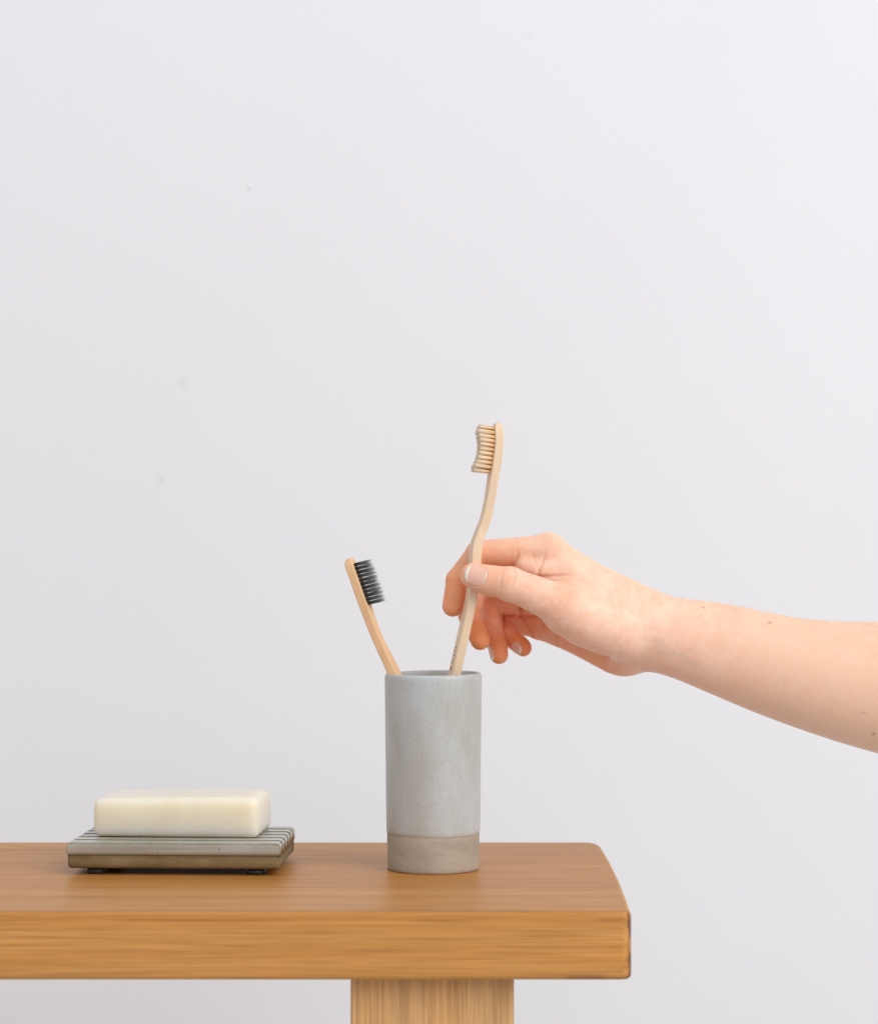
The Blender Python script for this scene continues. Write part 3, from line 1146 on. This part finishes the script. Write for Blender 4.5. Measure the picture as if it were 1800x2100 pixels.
def dist_grad(D, P, h=.45):
    d = sample(D, to_idx(P))
    g = np.stack([(sample(D, to_idx(P + e)) - sample(D, to_idx(P - e))) / (2 * h) for e in np.eye(3) * h], 1)
    return d, g


Vi, Q = surface_nets(BODY)
P = to_mm(Vi)
ED = np.concatenate([Q[:, [0, 1]], Q[:, [1, 2]], Q[:, [2, 3]], Q[:, [3, 0]]])


def laplace(A, n=1, f=.5):
    for _ in range(n):
        s_ = np.zeros_like(A)
        c_ = np.zeros(len(A))
        np.add.at(s_, ED[:, 0], A[ED[:, 1]])
        np.add.at(s_, ED[:, 1], A[ED[:, 0]])
        np.add.at(c_, ED[:, 0], 1)
        np.add.at(c_, ED[:, 1], 1)
        A = A + f * (s_ / (c_[:, None] if A.ndim > 1 else c_) - A)
    return A


for _ in range(2):
    P = laplace(P)
    d, g = dist_grad(BODY, P)
    gn = (g**2).sum(1) + 1e-4
    st = np.clip(d / np.sqrt(gn), -.5, .5)
    P -= g / np.sqrt(gn)[:, None] * st[:, None]
_, NRM = dist_grad(BODY, P, .8)
NRM /= np.linalg.norm(NRM, axis=1)[:, None] + 1e-9


def pix(P):
    """enlarged-view pixel of points in mm (same scale as hp)"""
    q = P * .001 - np.array(CAM)
    cp, sp = math.cos(PITCH), math.sin(PITCH)
    dep = q[:, 1] * cp + q[:, 2] * sp
    upc = -q[:, 1] * sp + q[:, 2] * cp
    return np.stack([(900 + FOC * q[:, 0] / dep - 880) * 3.552, (1050 - FOC * upc / dep - 1060) * 3.552], 1)


def along(path, PX):
    best = np.full(len(PX), 1e9)
    par = np.zeros(len(PX))
    L = 0.0
    tot = sum(math.dist(a, b) for a, b in zip(path, path[1:]))
    for a, b in zip(path, path[1:]):
        a, b = np.array(a, float), np.array(b, float)
        ab = b - a
        t = np.clip(((PX - a) @ ab) / (ab @ ab), 0, 1)
        dd = np.hypot(*(PX - a - t[:, None] * ab).T)
        m_ = dd < best
        best[m_] = dd[m_]
        par[m_] = (L + t[m_] * np.linalg.norm(ab)) / tot
        L += np.linalg.norm(ab)
    return best, par


PX = pix(P)
front = NRM[:, 1] < -.05
DY = P[:, 1] - DH * 1000
disp = np.zeros(len(P))
# skin folds: path, depth mm, half width mm, range of depths it lies at, fade at (start, end)
FOLDS = [
    ([(648, 225), (640, 290), (610, 362)], .95, .8, (-5, 30), (1, 0)),
    ([(852, 245), (832, 310), (798, 378), (792, 430)], 1.1, .85, (-12, 30), (1, 0)),
    ([(735, 235), (765, 320), (792, 395)], .22, .9, (-12, 30), (1, 0)),
    ([(905, 370), (850, 425)], .18, .8, (-14, 30), (1, 0)),
    ([(800, 441), (930, 432), (1065, 422)], 1.0, 1.0, (-20, 25), (0, 1)),
    ([(612, 366), (629, 420), (612, 480), (583, 545)], .75, .50, (-40, -14), (0, 1)),
    ([(548, 372), (524, 430), (514, 500), (522, 560)], .50, .55, (-40, -14), (1, 1)),
    ([(586, 372), (570, 440), (566, 500)], .32, .45, (-40, -14), (1, 1)),
    ([(660, 420), (640, 500)], .22, .45, (-40, -12), (1, 1)),
    ([(500, 395), (486, 450)], .22, .45, (-40, -14), (1, 1)),
    ([(924, 845), (917, 885), (928, 945)], 1.2, .6, (0, 60), (1, 0)),
    ([(850, 765), (930, 758), (1015, 742)], .25, .7, (-40, 20), (0, 1)),
    ([(1300, 1006), (1370, 1000), (1445, 988)], .45, .8, (-10, 40), (0, 1)),
    ([(1150, 970), (1290, 1060), (1330, 1090)], .25, .9, (10, 50), (1, 1)),
    ([(1541, 985), (1536, 1060), (1545, 1125)], .35, 1.1, (-10, 50), (1, 0)),
    ([(330, 660), (372, 684), (396, 714)], .7, .9, (2, 50), (0, 0)),
    ([(440, 796), (480, 806), (516, 838)], 1.0, .95, (10, 50), (0, 0)),
    ([(500, 650), (530, 712), (541, 770)], 1.2, 1.0, (10, 60), (0, 0)),
    ([(648, 640), (668, 700), (705, 775), (752, 890)], 2.0, .9, (8, 60), (0, 0)),
    ([(600, 760), (628, 790), (655, 832)], .9, .7, (10, 60), (0, 1)),
    ([(655, 640), (668, 685), (655, 725)], 2.2, .9, (6, 60), (0, 0)),
]
for path, dep, wd, (ylo, yhi), (fa, fb) in FOLDS:
    dd, t = along(path, PX)
    ww = dep * np.exp(-(dd * K / wd)**2)
    if fa:
        ww *= np.clip(t / .5, 0, 1)
    if fb:
        ww *= np.clip((1 - t) / .5, 0, 1)
    ww[(~front) | (DY < ylo) | (DY > yhi)] = 0
    lip = .07 * dep * np.exp(-((dd * K - 2.0 * wd) / (1.1 * wd))**2)
    lip[(ww == 0)] = 0
    disp += -ww + lip

# fine parallel lines over the thumb's base joint
c0 = (PX - np.array([1010, 560])) @ np.array([[.80, .60], [-.60, .80]])
m_ = np.exp(-(c0[:, 0] / 95)**2 - (c0[:, 1] / 85)**2) * front * (DY < 4)
disp += .035 * m_ * np.sin((c0[:, 1] + 8 * np.sin(c0[:, 0] * .03)) * .42)

# nails: press the bed, raise the fold round it
nail_rings = []
for nm, c, tdir, nrm, hl, hw in NAILS:
    n_ = nrm / np.linalg.norm(nrm)
    t_ = tdir - n_ * (tdir @ n_)
    t_ /= np.linalg.norm(t_)
    s_ = np.cross(n_, t_)
    for _ in range(60):
        c = c - n_ * float(np.clip(sample(BODY, to_idx(c[None]))[0], -1, 1)) * .6
    q = P - c
    a_t, a_s, a_n = q @ t_, q @ s_, q @ n_
    e = (np.abs(a_t / hl)**2.2 + np.abs(a_s / hw)**2.2)**(1 / 2.2)
    near = (np.abs(a_n) < 7) & (NRM @ n_ > .1)
    bed = np.clip((1.03 - e) / .10, 0, 1) * near
    rim = np.exp(-((e - 1.13) / .10)**2) * near * np.clip(.75 - a_t / hl, 0, 1)
    disp += -.38 * bed + .20 * rim
    nail_rings.append((nm, c, t_, s_, n_, hl, hw))

P2 = P + NRM * disp[:, None]

# --- skin attributes ------------------------------------------------------
flush = np.zeros(len(P))
for F, amt, tipj, base in ((F_I, .75, 'i_tip', 'i_pip'), (F_M, .9, 'm_tip', 'm_dip'), (F_R, .9, 'r_tip', 'r_dip'), (F_P, .95, 'p_tip', 'p_dip'), (F_T, .30, 't_tip', 't_ip')):
    dF = sample(F, to_idx(P))
    near = np.clip(1.5 - np.abs(dF), 0, 1)
    ax_ = J[tipj] - J[base]
    L_ = np.linalg.norm(ax_)
    t = np.clip(((P - J[base]) @ ax_) / L_**2 * .8 + .5, 0, 1)
    flush = np.maximum(flush, near * amt * t)
curl = np.clip((PX[:, 1] - 430) / 260, 0, 1) * np.clip((900 - PX[:, 0]) / 200, 0, 1) * np.clip((DY - 6) / 12, 0, 1) * .55
flush = np.maximum(flush, curl)
hyp = np.clip((DY - 12) / 14, 0, 1) * np.clip((1560 - PX[:, 0]) / 160, 0, 1) * np.clip((PX[:, 1] - 600) / 300, 0, 1) * .50
flush = np.maximum(flush, hyp)
blob = lambda x, y, r, a: a * np.exp(-(((PX[:, 0] - x) / r)**2 + ((PX[:, 1] - y) / r)**2)) * front * (DY < 8)
flush = np.maximum(flush, blob(575, 460, 70, .35))
flush = np.maximum(flush, blob(1010, 540, 110, .28))
flush = np.maximum(flush, blob(870, 200, 90, .16))
flush = laplace(flush, 8)
tan_ = np.clip((PX[:, 0] - 1500) / 1100, 0, 1) * .75
tan_ = np.maximum(tan_, .5 * np.exp(-(((PX[:, 0] - 1640) / 170)**2 + ((PX[:, 1] - 1010) / 120)**2)))
vein = np.zeros(len(P))
for path in ([(1560, 960), (1700, 985), (1830, 1010), (1930, 1080), (2080, 1180)], [(1500, 880), (1620, 905), (1760, 930)]):
    dd, t = along(path, PX)
    vein = np.maximum(vein, np.exp(-(dd * K / 1.9)**2) * np.clip(t * 5, 0, 1) * np.clip((1 - t) * 4, 0, 1) * front)
mole = np.zeros(len(P))
for (rx, ry, r_) in ((1017, 331, 1.05), (1675, 967, .95), (1742, 1111, .95), (555, 225, .6)):
    sx, sy = 1280 + rx / 3.415, 1180 + ry / 3.415
    dd = np.hypot(PX[:, 0] - (sx - 880) * 3.552, PX[:, 1] - (sy - 1060) * 3.552) * K
    mole = np.maximum(mole, np.clip(1.25 - dd / (r_ * .85), 0, .6) * front)

person = empty("person", Vector(J['t_cmc']) * .001)
tag(person, "bare right forearm and hand pinching the upright toothbrush from the right", "person")
base = np.array(person.location)
me = bpy.data.meshes.new("arm_and_hand")
VV = (P2 * .001 - base).astype(np.float32)
me.vertices.add(len(VV))
me.vertices.foreach_set("co", VV.ravel())
me.loops.add(len(Q) * 4)
me.loops.foreach_set("vertex_index", Q.astype(np.int32).ravel())
me.polygons.add(len(Q))
me.polygons.foreach_set("loop_start", np.arange(0, len(Q) * 4, 4, dtype=np.int32))
me.polygons.foreach_set("use_smooth", np.ones(len(Q), bool))
me.update(calc_edges=True)
me.validate()
for nm, arr in (("flush", flush), ("tan", tan_), ("vein", vein), ("mole", mole)):
    at_ = me.attributes.new(nm, 'FLOAT', 'POINT')
    at_.data.foreach_set("value", arr.astype(np.float32))
me.materials.append(mat_skin())
arm = link(bpy.data.objects.new("arm_and_hand", me), person)

# --- fingernails -----------------------------------------------------------
M_NAIL = mat_nail()
for nm, c, t_, s_, n_, hl, hw in nail_rings:
    nu, nv = 22, 18
    for _ in range(60):
        c = c - n_ * float(np.clip(sample(BODY, to_idx(c[None]))[0], -1, 1)) * .6
    pts, tipv, moonv = [], [], []
    for i in range(nu + 1):
        for j in range(nv + 1):
            a, b = -1 + 2 * i / nu, -1 + 2 * j / nv
            # square to superellipse
            x_, y_ = a * math.sqrt(1 - .47 * b * b), b * math.sqrt(1 - .47 * a * a)
            pts.append(c + t_ * (x_ * hl) + s_ * (y_ * hw))
            edge_ = .52 + .12 * (1 - y_ * y_)
            tipv.append(min(1, max(0, (x_ - edge_) / .07)))
            moonv.append(min(1, max(0, (-.72 - x_ + .12 * (1 - y_ * y_)) / .3)))
    pts = np.array(pts) + n_ * .8
    for _ in range(40):          # drop onto the finger along the nail's normal
        d = sample(BODY, to_idx(pts))
        pts -= n_[None] * np.clip(d, -1, 1)[:, None] * .7
    ctr = (pts - c) @ n_
    bm = bmesh.new()
    topv, botv = [], []
    for q_, tt in zip(pts, tipv):
        x_, y_ = (q_ - c) @ t_ / hl, (q_ - c) @ s_ / hw
        lift = -.05 + .10 * (1 - min(1, x_ * x_ + y_ * y_)) + .16 * tt
        topv.append(bm.verts.new(Vector(q_ + n_ * lift) * .001 - person.location))
        botv.append(bm.verts.new(Vector(q_ + n_ * (lift - .45)) * .001 - person.location))
    W_ = nv + 1
    for i in range(nu):
        for j in range(nv):
            k4 = (i * W_ + j, (i + 1) * W_ + j, (i + 1) * W_ + j + 1, i * W_ + j + 1)
            bm.faces.new([topv[k_] for k_ in k4])
            bm.faces.new([botv[k_] for k_ in k4[::-1]])
    ringi = [(0, j) for j in range(nv)] + [(i, nv) for i in range(nu)] + [(nu, j) for j in range(nv, 0, -1)] + [(i, 0) for i in range(nu, 0, -1)]
    ringi = [i * W_ + j for i, j in ringi]
    for a, b in zip(ringi, ringi[1:] + ringi[:1]):
        bm.faces.new((topv[a], topv[b], botv[b], botv[a]))
    bmesh.ops.recalc_face_normals(bm, faces=bm.faces)
    o = mesh_obj("fingernail", bm, M_NAIL, person)
    for an, arr in (("tip", tipv), ("moon", moonv)):
        at_ = o.data.attributes.new(an, 'FLOAT', 'POINT')
        at_.data.foreach_set("value", np.repeat(np.array(arr, np.float32), 2))

# --- fine down on the forearm -----------------------------------------------
M_HAIR = mat_plain("fine_arm_hair", (0.66, 0.45, 0.28), 0.4)
ok = np.where((PX[:, 0] > 1700) & (PX[:, 0] < 3500) & (NRM[:, 1] < .35) & (NRM[:, 2] > -.55))[0]
pick_ = ok[np.random.default_rng(3).choice(len(ok), 650, replace=False)]
HV, HF = [], []
for i in pick_:
    p, n_ = P2[i], NRM[i]
    d = np.array([-1, -.15, -.25]) + .35 * rng.standard_normal(3)
    d -= n_ * (d @ n_)
    d /= np.linalg.norm(d)
    L = rng.uniform(3.0, 6.5)
    lift = rng.uniform(.12, .42)
    b_ = np.cross(d, n_)
    for q_, rr in ((0, .026), (.5, .020), (1, .005)):
        ctr_ = p + d * L * q_ + n_ * (L * lift * q_ * (1 - .35 * q_) - .05)
        for a in (0, 2.094, 4.189):
            HV.append((ctr_ + (b_ * math.cos(a) + n_ * math.sin(a)) * rr) * .001 - base)
    o_ = len(HV) - 9
    for s_ in (0, 3):
        for j in range(3):
            HF.append((o_ + s_ + j, o_ + s_ + (j + 1) % 3, o_ + s_ + 3 + (j + 1) % 3, o_ + s_ + 3 + j))
hm = bpy.data.meshes.new("arm_hair")
hm.from_pydata([tuple(map(float, v)) for v in HV], [], HF)
hm.materials.append(M_HAIR)
hair = link(bpy.data.objects.new("arm_hair", hm), person)
hair["kind"] = "stuff"
